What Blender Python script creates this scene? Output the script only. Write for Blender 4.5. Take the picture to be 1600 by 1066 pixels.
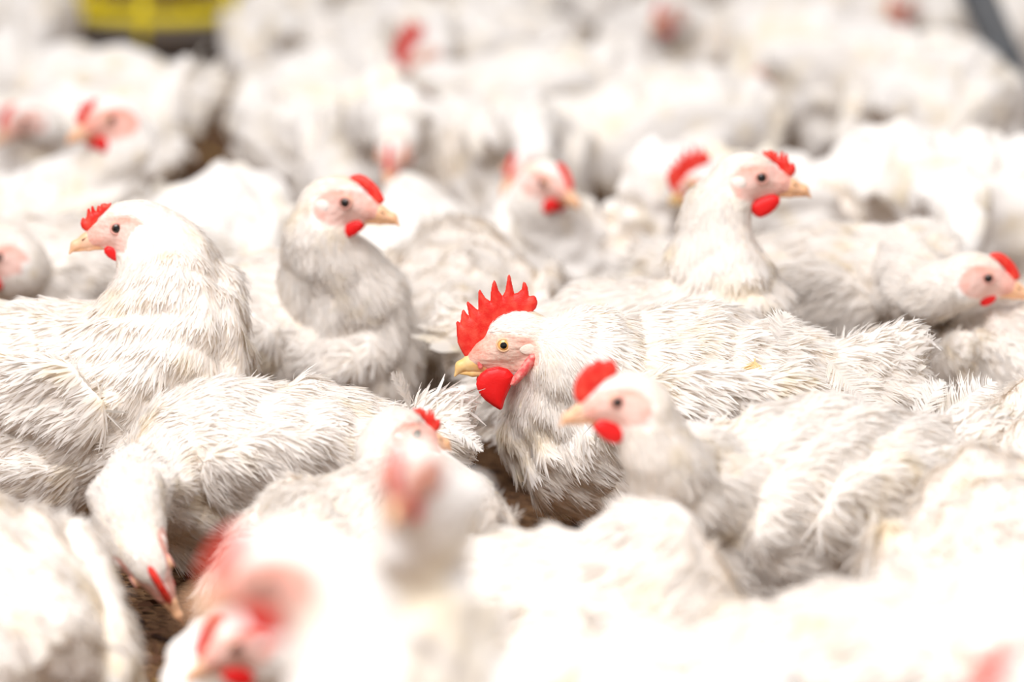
import bpy, math, random
import numpy as np
from mathutils import Matrix, Vector

scene = bpy.context.scene
for o in list(bpy.data.objects):
    bpy.data.objects.remove(o, do_unlink=True)
COL = scene.collection

# ------------------------------------------------------------------ camera
CAM_H, CAM_PITCH = 0.96, 0.20
cam_data = bpy.data.cameras.new('camera')
cam_data.sensor_width = 36.0
cam_data.lens = 135.0
cam_data.clip_start = 0.05
cam_data.clip_end = 100.0
cam_data.dof.use_dof = True
cam_data.dof.focus_distance = 3.70
cam_data.dof.aperture_fstop = 2.45
cam = bpy.data.objects.new('camera', cam_data)
COL.objects.link(cam)
cam.location = (0.0, 0.0, CAM_H)
cam.rotation_euler = (math.pi / 2 - CAM_PITCH, 0.0, 0.0)
scene.camera = cam

# ------------------------------------------------------------------ light
world = bpy.data.worlds.new('barn_daylight')
scene.world = world
world.use_nodes = True
wn = world.node_tree
bg = wn.nodes['Background']
bg.inputs['Color'].default_value = (1.0, 0.958, 0.955, 1.0)
bg.inputs['Strength'].default_value = 0.56

def area(name, loc, size, power, colour, target):
    d = bpy.data.lights.new(name, 'AREA')
    d.shape = 'RECTANGLE'
    d.size, d.size_y = size
    d.energy = power
    d.color = colour
    o = bpy.data.objects.new(name, d)
    COL.objects.link(o)
    o.location = loc
    o.rotation_euler = (Vector(target) - Vector(loc)).to_track_quat('-Z', 'Y').to_euler()
    return o
area('roof_light', (-0.8, 1.3, 3.3), (3.2, 3.0), 215.0, (1.0, 0.978, 0.985), (0.05, 3.6, 0.0))

vs = scene.view_settings
vs.view_transform = 'Standard'
vs.look = 'None'
vs.gamma = 1.0
vs.use_curve_mapping = False
vs.exposure = 0.11
scene.cycles.diffuse_bounces = 20
scene.cycles.transmission_bounces = 20
scene.cycles.max_bounces = 24
scene.cycles.use_denoising = True

# ------------------------------------------------------------------ helpers
def tag(o, label=None, cat=None, group=None, kind=None):
    if label: o['label'] = label
    if cat: o['category'] = cat
    if group: o['group'] = group
    if kind: o['kind'] = kind
    return o

def link(name, me, parent=None):
    o = bpy.data.objects.new(name, me)
    COL.objects.link(o)
    if parent is not None:
        o.parent = parent
    return o

def mesh_np(name, V, Q, mats, midx=None, attrs=None, smooth=True, normals=None):
    """mesh from arrays: V (n,3), Q (m,4) quads (or (m,3))"""
    me = bpy.data.meshes.new(name)
    V = np.ascontiguousarray(V, dtype=np.float32)
    Q = np.ascontiguousarray(Q, dtype=np.int32)
    k = Q.shape[1]
    me.vertices.add(len(V))
    me.vertices.foreach_set('co', V.ravel())
    me.loops.add(Q.size)
    me.loops.foreach_set('vertex_index', Q.ravel())
    me.polygons.add(len(Q))
    me.polygons.foreach_set('loop_start', np.arange(0, Q.size, k, dtype=np.int32))
    if smooth:
        me.polygons.foreach_set('use_smooth', np.ones(len(Q), dtype=bool))
    for m in (mats if isinstance(mats, (list, tuple)) else [mats]):
        me.materials.append(m)
    if midx is not None:
        me.polygons.foreach_set('material_index', np.ascontiguousarray(midx, dtype=np.int32))
    for an, av in (attrs or {}).items():
        av = np.ascontiguousarray(av, dtype=np.float32)
        a = me.attributes.new(an, 'FLOAT' if av.ndim == 1 else 'FLOAT_VECTOR', 'POINT')
        a.data.foreach_set('value' if av.ndim == 1 else 'vector', av.ravel())
    me.update(calc_edges=True)
    if normals is not None:                           # barbs are fluff: they shade with the coat they lie in
        me.normals_split_custom_set_from_vertices(np.ascontiguousarray(nrm(normals), dtype=np.float32))
    return me

def smin(a, b, k):
    h = np.clip(0.5 + 0.5 * (b - a) / k, 0.0, 1.0)
    return b + (a - b) * h - k * h * (1.0 - h)

def nrm(v):
    v = np.asarray(v, dtype=np.float64)
    return v / (np.linalg.norm(v, axis=-1, keepdims=True) + 1e-12)

def rot(yaw, pitch=0.0, roll=0.0):
    """frame: x forward, z up; pitch > 0 looks down"""
    m = Matrix.Rotation(yaw, 3, 'Z') @ Matrix.Rotation(pitch, 3, 'Y') @ Matrix.Rotation(roll, 3, 'X')
    return np.array(m)

class Field:
    """smooth union of tapered limbs and ellipsoids"""
    def __init__(self):
        self.items = []
    def cone(self, a, b, ra, rb, k=0.012, sy=1.0, R=None, o=None):
        self.items.append(('c', np.array(a, float), np.array(b, float), ra, rb, k, sy, R, o))
    def ell(self, c, r, k=0.012, R=None):
        self.items.append(('e', np.array(c, float), np.array(r, float), k, R))
    def box(self, pad):
        lo, hi = [], []
        for it in self.items:
            if it[0] == 'c':
                _, a, b, ra, rb, k, sy, R, o = it
                pts = [a, b]
                if R is not None:
                    pts = [R @ a + o, R @ b + o]
                m = max(ra, rb) * max(1.0, sy)
                lo += [p - m for p in pts]; hi += [p + m for p in pts]
            else:
                m = it[2].max() if it[4] is not None else it[2]
                lo.append(it[1] - m); hi.append(it[1] + m)
        return np.min(lo, 0) - pad, np.max(hi, 0) + pad
    def dist(self, it, P):
        if it[0] == 'c':
            _, a, b, ra, rb, k, sy, R, o = it
            q = P
            if R is not None:
                q = (P - o.astype(np.float32)) @ R.astype(np.float32)
            ax, ay, az = a.astype(np.float32)
            d = (b - a)
            if sy != 1.0:
                d = d * np.array([1, 1 / sy, 1])
            dx, dy, dz = d.astype(np.float32)
            x = q[:, 0] - ax; y = (q[:, 1] - ay) / np.float32(sy); z = q[:, 2] - az
            L2 = max(float(d @ d), 1e-12)
            t = np.clip((x * dx + y * dy + z * dz) / L2, 0, 1)
            x = x - t * dx; y = y - t * dy; z = z - t * dz
            return (np.sqrt(x * x + y * y + z * z) - (ra + (rb - ra) * t)) * min(1.0, sy)
        _, c, r, k, R = it
        q = P - c.astype(np.float32)
        if R is not None:
            q = q @ R.astype(np.float32)
        u = q / r.astype(np.float32)
        k0 = np.sqrt((u * u).sum(1))
        w = q / (r * r).astype(np.float32)
        k1 = np.sqrt((w * w).sum(1)) + 1e-9
        return k0 * (k0 - 1.0) / k1
    def __call__(self, P):
        P = P.astype(np.float32)
        d = None
        for it in self.items:
            di = self.dist(it, P)
            d = di if d is None else smin(d, di, it[5] if it[0] == 'c' else it[3])
        return d

def surface_nets(F, lo, h):
    """F (nx,ny,nz) sampled field, negative inside -> verts, quads"""
    s = F < 0
    nx, ny, nz = F.shape
    c = np.zeros((nx - 1, ny - 1, nz - 1), dtype=np.int8)
    for i in (0, 1):
        for j in (0, 1):
            for k in (0, 1):
                c += s[i:nx - 1 + i, j:ny - 1 + j, k:nz - 1 + k]
    act = (c > 0) & (c < 8)
    I, J, K = np.nonzero(act)
    n = len(I)
    idx = np.full(act.shape, -1, dtype=np.int32)
    idx[I, J, K] = np.arange(n)
    acc = np.zeros((n, 3)); cnt = np.zeros(n)
    for ax in range(3):
        o1, o2 = [a for a in range(3) if a != ax]
        for u in (0, 1):
            for v in (0, 1):
                off = [0, 0, 0]; off[o1] = u; off[o2] = v
                off2 = list(off); off2[ax] = 1
                f0 = F[I + off[0], J + off[1], K + off[2]]
                f1 = F[I + off2[0], J + off2[1], K + off2[2]]
                m = (f0 < 0) != (f1 < 0)
                t = np.where(m, f0 / np.where(m, f0 - f1, 1), 0)
                p = np.tile(np.array(off, float), (n, 1))
                p[:, ax] = t
                acc[m] += p[m]; cnt[m] += 1
    V = (np.stack([I, J, K], 1) + acc / np.maximum(cnt, 1)[:, None]) * h + np.asarray(lo)
    quads = []
    for ax in range(3):
        o1, o2 = [(1, 2), (2, 0), (0, 1)][ax]
        sl0 = [slice(None)] * 3; sl1 = [slice(None)] * 3
        sl0[ax] = slice(0, -1); sl1[ax] = slice(1, None)
        a, b = s[tuple(sl0)], s[tuple(sl1)]
        E = np.stack(np.nonzero(a != b), 1)
        E = E[(E[:, o1] > 0) & (E[:, o2] > 0) & (E[:, o1] < F.shape[o1] - 1) & (E[:, o2] < F.shape[o2] - 1)]
        if not len(E):
            continue
        flip = ~a[E[:, 0], E[:, 1], E[:, 2]]
        def cell(d1, d2):
            q = E.copy(); q[:, o1] += d1; q[:, o2] += d2
            return idx[q[:, 0], q[:, 1], q[:, 2]]
        q = np.stack([cell(-1, -1), cell(0, -1), cell(0, 0), cell(-1, 0)], 1)
        q[flip] = q[flip][:, ::-1]
        quads.append(q)
    Q = np.concatenate(quads)
    return V, Q[(Q >= 0).all(1)]

def polygonise(f, lo, hi, h):
    ns = np.maximum(np.ceil((np.asarray(hi) - lo) / h).astype(int) + 1, 4)
    g = np.meshgrid(*[lo[a] + np.arange(ns[a]) * h for a in range(3)], indexing='ij')
    P = np.stack([a.ravel() for a in g], 1).astype(np.float32)
    F = np.empty(len(P), dtype=np.float32)
    for s in range(0, len(P), 400000):
        F[s:s + 400000] = f(P[s:s + 400000])
    return surface_nets(F.reshape(ns), lo, h)

def field_mesh(name, fld, h, mats):
    lo, hi = fld.box(h * 2)
    V, Q = polygonise(fld, lo, hi, h)
    return mesh_np(name, V, Q, mats)

def slab(poly, tmax, h, y0=0.0, edge=0.0011, grow=0.55, taper=None):
    """rounded fleshy slab of a closed outline in x,z: thin rim, thick middle"""
    poly = np.asarray(poly, float)
    lo2, hi2 = poly.min(0) - 3 * h - edge, poly.max(0) + 3 * h + edge
    xs = np.arange(lo2[0], hi2[0] + h, h); zs = np.arange(lo2[1], hi2[1] + h, h)
    X, Z = np.meshgrid(xs, zs, indexing='ij')
    d = np.full(X.shape, 1e9); ins = np.zeros(X.shape, bool)
    for a, b in zip(poly, np.roll(poly, -1, 0)):
        e = b - a
        wx, wz = X - a[0], Z - a[1]
        t = np.clip((wx * e[0] + wz * e[1]) / (e @ e + 1e-15), 0, 1)
        d = np.minimum(d, np.hypot(wx - t * e[0], wz - t * e[1]))
        c = ((a[1] > Z) != (b[1] > Z)) & (X < (b[0] - a[0]) * (Z - a[1]) / (b[1] - a[1] + 1e-15) + a[0])
        ins ^= c
    w = edge + tmax * np.sqrt(1 - (1 - np.clip(d * grow / (1.25 * tmax), 0, 1)) ** 2)
    if taper is not None:
        w = w * taper(X, Z)
    ys = np.arange(-tmax - edge - 3 * h, tmax + edge + 4 * h, h)
    Y = ys[None, :, None]
    fin = np.abs(Y) - w[:, None, :]
    fout = np.hypot(d[:, None, :], Y) - edge
    F = np.where(ins[:, None, :], fin * 0.8, fout)
    V, Q = surface_nets(F.astype(np.float32), np.array([lo2[0], ys[0], lo2[1]]), h)
    V[:, 1] += y0
    return V, Q

def vnormals(V, Q):
    n = np.cross(V[Q[:, 2]] - V[Q[:, 0]], V[Q[:, 3]] - V[Q[:, 1]])
    out = np.zeros_like(V)
    for k in range(4):
        np.add.at(out, Q[:, k], n)
    return nrm(out)

def join(parts):
    Vs, Qs, n = [], [], 0
    for V, Q in parts:
        Vs.append(V); Qs.append(Q + n); n += len(V)
    return np.concatenate(Vs), np.concatenate(Qs)

ROWS = np.array([0.0, 0.3, 0.68, 1.0]); WID = np.array([0.6, 1.0, 0.85, 0.18])
def blades(P, N, T, L, W, alpha, rng, droop=0.0, roll=0.35):
    """n feather barbs lying on a surface: strips of three quads"""
    n = len(P)
    D = nrm(T * np.cos(alpha)[:, None] + N * np.sin(alpha)[:, None])
    S = nrm(np.cross(D, N))
    r = rng.normal(0, roll, n)[:, None]
    S = nrm(S * np.cos(r) + N * np.sin(r))
    t = ROWS[None, :, None]
    bend = -N * (np.sin(alpha) * L * 0.8)[:, None] + (N * N[:, 2:3] - np.array([0, 0, 1.0])) * (droop * L)[:, None] + S * (rng.normal(0, 0.10, n) * L)[:, None]
    C = P[:, None, :] + D[:, None, :] * L[:, None, None] * t + bend[:, None, :] * t * t
    hw = S[:, None, :] * (W[:, None] * 0.5 * WID[None, :])[:, :, None]
    V = np.stack([C - hw, C + hw], 2).reshape(-1, 3)
    k = len(ROWS)
    base = (np.arange(n) * 2 * k)[:, None, None]
    i = (np.arange(k - 1) * 2)[None, :, None]
    Q = (base + i + np.array([0, 1, 3, 2])[None, None, :]).reshape(-1, 4)
    return V, Q

def sample_faces(V, Q, n, rng, weight=None):
    A, B, C, D = V[Q[:, 0]], V[Q[:, 1]], V[Q[:, 2]], V[Q[:, 3]]
    cr = np.cross(C - A, D - B)
    ar = np.linalg.norm(cr, axis=1)
    Nf = cr / (ar[:, None] + 1e-12)
    w = ar if weight is None else ar * weight((A + C) * 0.5)
    w = w / w.sum()
    f = rng.choice(len(Q), n, p=w)
    u, v = rng.random(n)[:, None], rng.random(n)[:, None]
    P = (A[f] * (1 - u) + B[f] * u) * (1 - v) + (D[f] * (1 - u) + C[f] * u) * v
    return P, Nf[f]

# ------------------------------------------------------------------ materials
def mat(name):
    m = bpy.data.materials.new(name)
    m.use_nodes = True
    nt = m.node_tree
    for nd in list(nt.nodes):
        nt.nodes.remove(nd)
    out = nt.nodes.new('ShaderNodeOutputMaterial')
    return m, nt, out

def node(nt, kind, **kw):
    nd = nt.nodes.new(kind)
    for k, v in kw.items():
        if k in nd.inputs.keys():
            nd.inputs[k].default_value = v
        else:
            setattr(nd, k, v)
    return nd

def simple(name, col, rough=0.6, spec=0.3, sss=0.0, sss_r=(1, .3, .2), noise=None, bump=None):
    m, nt, out = mat(name)
    p = node(nt, 'ShaderNodeBsdfPrincipled')
    p.inputs['Base Color'].default_value = (*col, 1)
    p.inputs['Roughness'].default_value = rough
    p.inputs['Specular IOR Level'].default_value = spec
    if sss:
        p.inputs['Subsurface Weight'].default_value = sss
        p.inputs['Subsurface Radius'].default_value = sss_r
        p.inputs['Subsurface Scale'].default_value = 0.004
    tc = node(nt, 'ShaderNodeTexCoord')
    if noise:
        sc, col2, lo, hi = noise
        nz = node(nt, 'ShaderNodeTexNoise', Scale=sc, Detail=4.0)
        nt.links.new(tc.outputs['Object'], nz.inputs['Vector'])
        mr = node(nt, 'ShaderNodeMapRange')
        mr.inputs['From Min'].default_value = lo; mr.inputs['From Max'].default_value = hi
        nt.links.new(nz.outputs['Fac'], mr.inputs['Value'])
        mx = node(nt, 'ShaderNodeMix', data_type='RGBA')
        mx.inputs['A'].default_value = (*col, 1); mx.inputs['B'].default_value = (*col2, 1)
        mx.inputs[6].default_value = (*col, 1); mx.inputs[7].default_value = (*col2, 1)
        nt.links.new(mr.outputs['Result'], mx.inputs[0])
        nt.links.new(mx.outputs[2], p.inputs['Base Color'])
    if bump:
        sc, st, ds = bump
        nb = node(nt, 'ShaderNodeTexNoise', Scale=sc, Detail=3.0)
        nt.links.new(tc.outputs['Object'], nb.inputs['Vector'])
        bp = node(nt, 'ShaderNodeBump', Strength=st, Distance=ds)
        nt.links.new(nb.outputs['Fac'], bp.inputs['Height'])
        nt.links.new(bp.outputs['Normal'], p.inputs['Normal'])
    nt.links.new(p.outputs['BSDF'], out.inputs['Surface'])
    return m

def feather_colour(nt, tc, white, cream, lo=0.56, top=0.8):
    """white plumage with cream and yellowish stained patches"""
    info = node(nt, 'ShaderNodeObjectInfo')
    ml = node(nt, 'ShaderNodeMath', operation='MULTIPLY')
    ml.inputs[1].default_value = 37.0
    nt.links.new(info.outputs['Random'], ml.inputs[0])
    va = node(nt, 'ShaderNodeVectorMath', operation='ADD')
    nt.links.new(tc.outputs['Object'], va.inputs[0])
    nt.links.new(ml.outputs[0], va.inputs[1])
    nz = node(nt, 'ShaderNodeTexNoise', Scale=17.0, Detail=4.0, Roughness=0.6)
    nt.links.new(va.outputs[0], nz.inputs['Vector'])
    mr = node(nt, 'ShaderNodeMapRange')
    mr.inputs['From Min'].default_value = lo; mr.inputs['From Max'].default_value = lo + 0.18
    mr.inputs['To Max'].default_value = top
    nt.links.new(nz.outputs['Fac'], mr.inputs['Value'])
    mx = node(nt, 'ShaderNodeMix', data_type='RGBA')
    mx.inputs[6].default_value = (*white, 1); mx.inputs[7].default_value = (*cream, 1)
    nt.links.new(mr.outputs['Result'], mx.inputs[0])
    return mx.outputs[2], va

WHITE, CREAM = (0.93, 0.893, 0.846), (0.90, 0.815, 0.64)

def make_body_mat(name, skin, skin2):
    m, nt, out = mat(name)
    tc = node(nt, 'ShaderNodeTexCoord')
    col, va = feather_colour(nt, tc, WHITE, (0.86, 0.755, 0.575), 0.50, 0.9)
    at = node(nt, 'ShaderNodeAttribute', attribute_name='skin')
    ar = node(nt, 'ShaderNodeAttribute', attribute_name='blush')
    nz = node(nt, 'ShaderNodeTexNoise', Scale=330.0, Detail=4.0)
    nt.links.new(tc.outputs['Object'], nz.inputs['Vector'])
    ad = node(nt, 'ShaderNodeMath', operation='MULTIPLY_ADD')
    ad.inputs[1].default_value = 0.9; ad.inputs[2].default_value = -0.45
    nt.links.new(nz.outputs['Fac'], ad.inputs[0])
    ad2 = node(nt, 'ShaderNodeMath', operation='ADD', use_clamp=True)
    nt.links.new(ad.outputs[0], ad2.inputs[0]); nt.links.new(ar.outputs['Fac'], ad2.inputs[1])
    sk = node(nt, 'ShaderNodeMix', data_type='RGBA')
    sk.inputs[6].default_value = (*skin, 1); sk.inputs[7].default_value = (*skin2, 1)
    nt.links.new(ad2.outputs[0], sk.inputs[0])
    mx = node(nt, 'ShaderNodeMix', data_type='RGBA')
    nt.links.new(at.outputs['Fac'], mx.inputs[0])
    nt.links.new(col, mx.inputs[6]); nt.links.new(sk.outputs[2], mx.inputs[7])
    p = node(nt, 'ShaderNodeBsdfPrincipled')
    p.inputs['Roughness'].default_value = 0.75
    p.inputs['Specular IOR Level'].default_value = 0.15
    nt.links.new(mx.outputs[2], p.inputs['Base Color'])
    # tousled feather relief
    mp = node(nt, 'ShaderNodeMapping')
    mp.inputs['Scale'].default_value = (45, 110, 110)
    nt.links.new(va.outputs[0], mp.inputs['Vector'])
    nb = node(nt, 'ShaderNodeTexNoise', Scale=1.0, Detail=4.0)
    nt.links.new(mp.outputs[0], nb.inputs['Vector'])
    bp = node(nt, 'ShaderNodeBump', Strength=0.55, Distance=0.006)
    nt.links.new(nb.outputs['Fac'], bp.inputs['Height'])
    nt.links.new(bp.outputs['Normal'], p.inputs['Normal'])
    nt.links.new(p.outputs['BSDF'], out.inputs['Surface'])
    return m

def make_feather_mat(name, white, cream):
    m, nt, out = mat(name)
    tc = node(nt, 'ShaderNodeTexCoord')
    col, _ = feather_colour(nt, tc, white, cream)
    d = node(nt, 'ShaderNodeBsdfDiffuse'); t = node(nt, 'ShaderNodeBsdfTranslucent')
    nt.links.new(col, d.inputs['Color']); nt.links.new(col, t.inputs['Color'])
    ms = node(nt, 'ShaderNodeMixShader'); ms.inputs[0].default_value = 0.42
    nt.links.new(d.outputs[0], ms.inputs[1]); nt.links.new(t.outputs[0], ms.inputs[2])
    nt.links.new(ms.outputs[0], out.inputs['Surface'])
    return m

M_BODY = make_body_mat('white_plumage_and_pink_face', (0.85, 0.62, 0.55), (0.80, 0.33, 0.25))
M_BODYR = make_body_mat('white_plumage_and_peach_face', (0.83, 0.63, 0.52), (0.78, 0.22, 0.15))
M_FEATHER = make_feather_mat('white_feather', (0.955, 0.922, 0.880), (0.92, 0.84, 0.68))
M_QUILL = make_feather_mat('cream_quill', (0.90, 0.86, 0.80), (0.86, 0.74, 0.50))
M_TAN = simple('tan_quill', (0.80, 0.58, 0.28), 0.7, 0.1)
M_RED = simple('red_comb_skin', (0.72, 0.020, 0.013), 0.42, 0.35, 0.18, noise=(120.0, (0.78, 0.085, 0.05), 0.42, 0.75), bump=(900.0, 0.5, 0.0008))
M_WATTLE = simple('red_wattle_skin', (0.74, 0.010, 0.010), 0.40, 0.35, 0.15, bump=(700.0, 0.35, 0.0006))
M_FOLD = simple('pink_red_ear_fold', (0.76, 0.10, 0.10), 0.5, 0.3, 0.2, noise=(220.0, (0.82, 0.38, 0.32), 0.4, 0.7))
M_LOBE = simple('white_ear_lobe', (0.86, 0.76, 0.70), 0.6, 0.2, bump=(600.0, 0.4, 0.0008))
M_LOBEC = simple('pale_pink_ear_skin', (0.84, 0.70, 0.60), 0.7, 0.15, bump=(500.0, 0.6, 0.0008))
M_BEAK = simple('horn_beak', (0.80, 0.50, 0.17), 0.35, 0.4, noise=(60.0, (0.86, 0.62, 0.34), 0.4, 0.65))
M_PINKBEAK = simple('pale_horn_beak', (0.83, 0.47, 0.26), 0.38, 0.4, noise=(60.0, (0.86, 0.54, 0.38), 0.4, 0.65))
M_NOSTRIL = simple('dark_nostril', (0.14, 0.06, 0.03), 0.6, 0.2)
M_PUPIL = simple('black_pupil', (0.006, 0.005, 0.005), 0.08, 0.6)
M_AMBER = simple('amber_iris', (0.80, 0.42, 0.12), 0.12, 0.6)
M_BROWN = simple('brown_iris', (0.11, 0.045, 0.025), 0.12, 0.6)
M_LID = simple('peach_eyelid', (0.80, 0.50, 0.30), 0.55, 0.25)
M_LIDP = simple('pink_eyelid', (0.72, 0.36, 0.30), 0.55, 0.25)
M_LEG = simple('orange_scaly_leg', (0.72, 0.36, 0.09), 0.55, 0.3, noise=(140.0, (0.78, 0.48, 0.18), 0.4, 0.6), bump=(260.0, 0.6, 0.001))

# ------------------------------------------------------------------ head pieces (head frame: x to the beak, z up, origin between the eyes)
def tr_cock(pts):      # outline of the rooster's head pieces in metres
    return [((787 - (680 + X / 4.264)) * 0.000625, (533 - (410 + Y / 4.264)) * 0.000625) for X, Y in pts]
def tr_hen(pts):
    return [((X / 6.664 - 107) * 0.000683, (53 - Y / 6.664) * 0.000683) for X, Y in pts]

COCK_COMB = tr_cock([(232, 660), (200, 625), (172, 575), (155, 535), (150, 480), (146, 402), (152, 393), (172, 410), (180, 345), (186, 320), (194, 318),
    (212, 345), (232, 366), (222, 310), (214, 270), (220, 262), (240, 280), (268, 305), (292, 324), (291, 250), (292, 195), (300, 181), (312, 200),
    (335, 235), (372, 262), (374, 200), (384, 140), (394, 117), (404, 130), (420, 185), (450, 228), (470, 190), (480, 130), (486, 90), (492, 82),
    (500, 95), (510, 150), (525, 212), (550, 205), (580, 180), (582, 150), (588, 132), (600, 138), (612, 165), (618, 205), (622, 228), (655, 220), (668, 232),
    (678, 265), (668, 300), (640, 330), (600, 348), (560, 350), (520, 362), (470, 390), (420, 425), (380, 450), (340, 500), (310, 560), (285, 630)])
COCK_WATTLE = tr_cock([(282, 800), (290, 765), (310, 735), (350, 705), (420, 690), (480, 705), (515, 745), (508, 790), (480, 850), (455, 910), (442, 962), (432, 968), (395, 945), (340, 905), (305, 865), (288, 830)])
COCK_FOLD = tr_cock([(505, 790), (520, 745), (560, 690), (600, 630), (632, 592), (655, 585), (665, 605), (650, 650), (610, 710), (560, 765), (525, 792)])
HEN_COMB = tr_hen([(740, 130), (775, 140), (800, 127), (830, 130), (850, 165), (862, 140), (872, 150), (880, 195), (905, 195), (918, 140), (928, 138), (934, 205), (952, 200), (958, 158),
    (968, 162), (985, 235), (1008, 268), (1024, 245), (1036, 252), (1052, 295), (1046, 335), (1020, 365), (975, 375), (930, 330), (880, 255), (820, 215), (770, 180)])
LOW_COMB = tr_hen([(700, 150), (740, 118), (800, 108), (860, 125), (920, 165), (975, 215), (1020, 280), (1046, 335), (1020, 365), (975, 375), (930, 330), (880, 255), (820, 215), (750, 190)])

ROUND_COMB = tr_hen([(690, 160), (670, 90), (690, 30), (740, 5), (790, 25), (840, -5), (890, 30), (940, 45), (985, 95), (1030, 150), (1060, 230), (1060, 300), (1046, 345), (1020, 370), (975, 378), (930, 330), (880, 255), (820, 215), (750, 195)])

_cache = {}
def ellipsoid(c, r, h, R=None):
    f = Field(); f.ell(c, r, 0.002, R)
    lo, hi = f.box(2 * h)
    return polygonise(f, lo, hi, h)

def eyeball(side, iris, rp, ri, r):
    n, mrings = 28, 14
    V, Q, M = [(0, r, 0)], [], []
    ang = [math.asin(min(1, x / r)) for x in (rp * .6, rp, rp * 1.05, ri, ri * 1.04)] + [1.2, 1.55]
    for a in ang:
        for k in range(n):
            t = 2 * math.pi * k / n
            V.append((r * math.sin(a) * math.cos(t), r * math.cos(a), r * math.sin(a) * math.sin(t)))
    for k in range(n):
        k2 = (k + 1) % n
        Q.append((0, 1 + k2, 1 + k, 1 + k)); M.append(0)
    for i in range(len(ang) - 1):
        for k in range(n):
            k2 = (k + 1) % n
            a, b = 1 + i * n + k, 1 + i * n + k2
            Q.append((a, b, b + n, a + n)); M.append(0 if i < 1 else (1 if i < 3 else 2))
    faces = [q[:3] if q[2] == q[3] else q for q in Q]
    V = [(x, y * side, z) for x, y, z in V]
    if side < 0:
        faces = [f[::-1] for f in faces]
    me = bpy.data.meshes.new('eye')
    me.from_pydata(V, [], faces)
    for m in (M_PUPIL, iris, M_LID): me.materials.append(m)
    me.polygons.foreach_set('material_index', M)
    me.polygons.foreach_set('use_smooth', [True] * len(faces))
    return me

def ring(R_, r, side, m):
    V, Q = [], []
    n, k = 32, 10
    for i in range(n):
        a = 2 * math.pi * i / n
        for j in range(k):
            b = 2 * math.pi * j / k
            V.append(((R_ + r * math.cos(b)) * math.cos(a), r * 0.8 * math.sin(b), (R_ + r * math.cos(b)) * math.sin(a) * 0.92))
    for i in range(n):
        for j in range(k):
            Q.append((i * k + j, i * k + (j + 1) % k, ((i + 1) % n) * k + (j + 1) % k, ((i + 1) % n) * k + j))
    return mesh_np('eyelid', np.array(V), np.array(Q)[:, ::-1], m)

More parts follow.
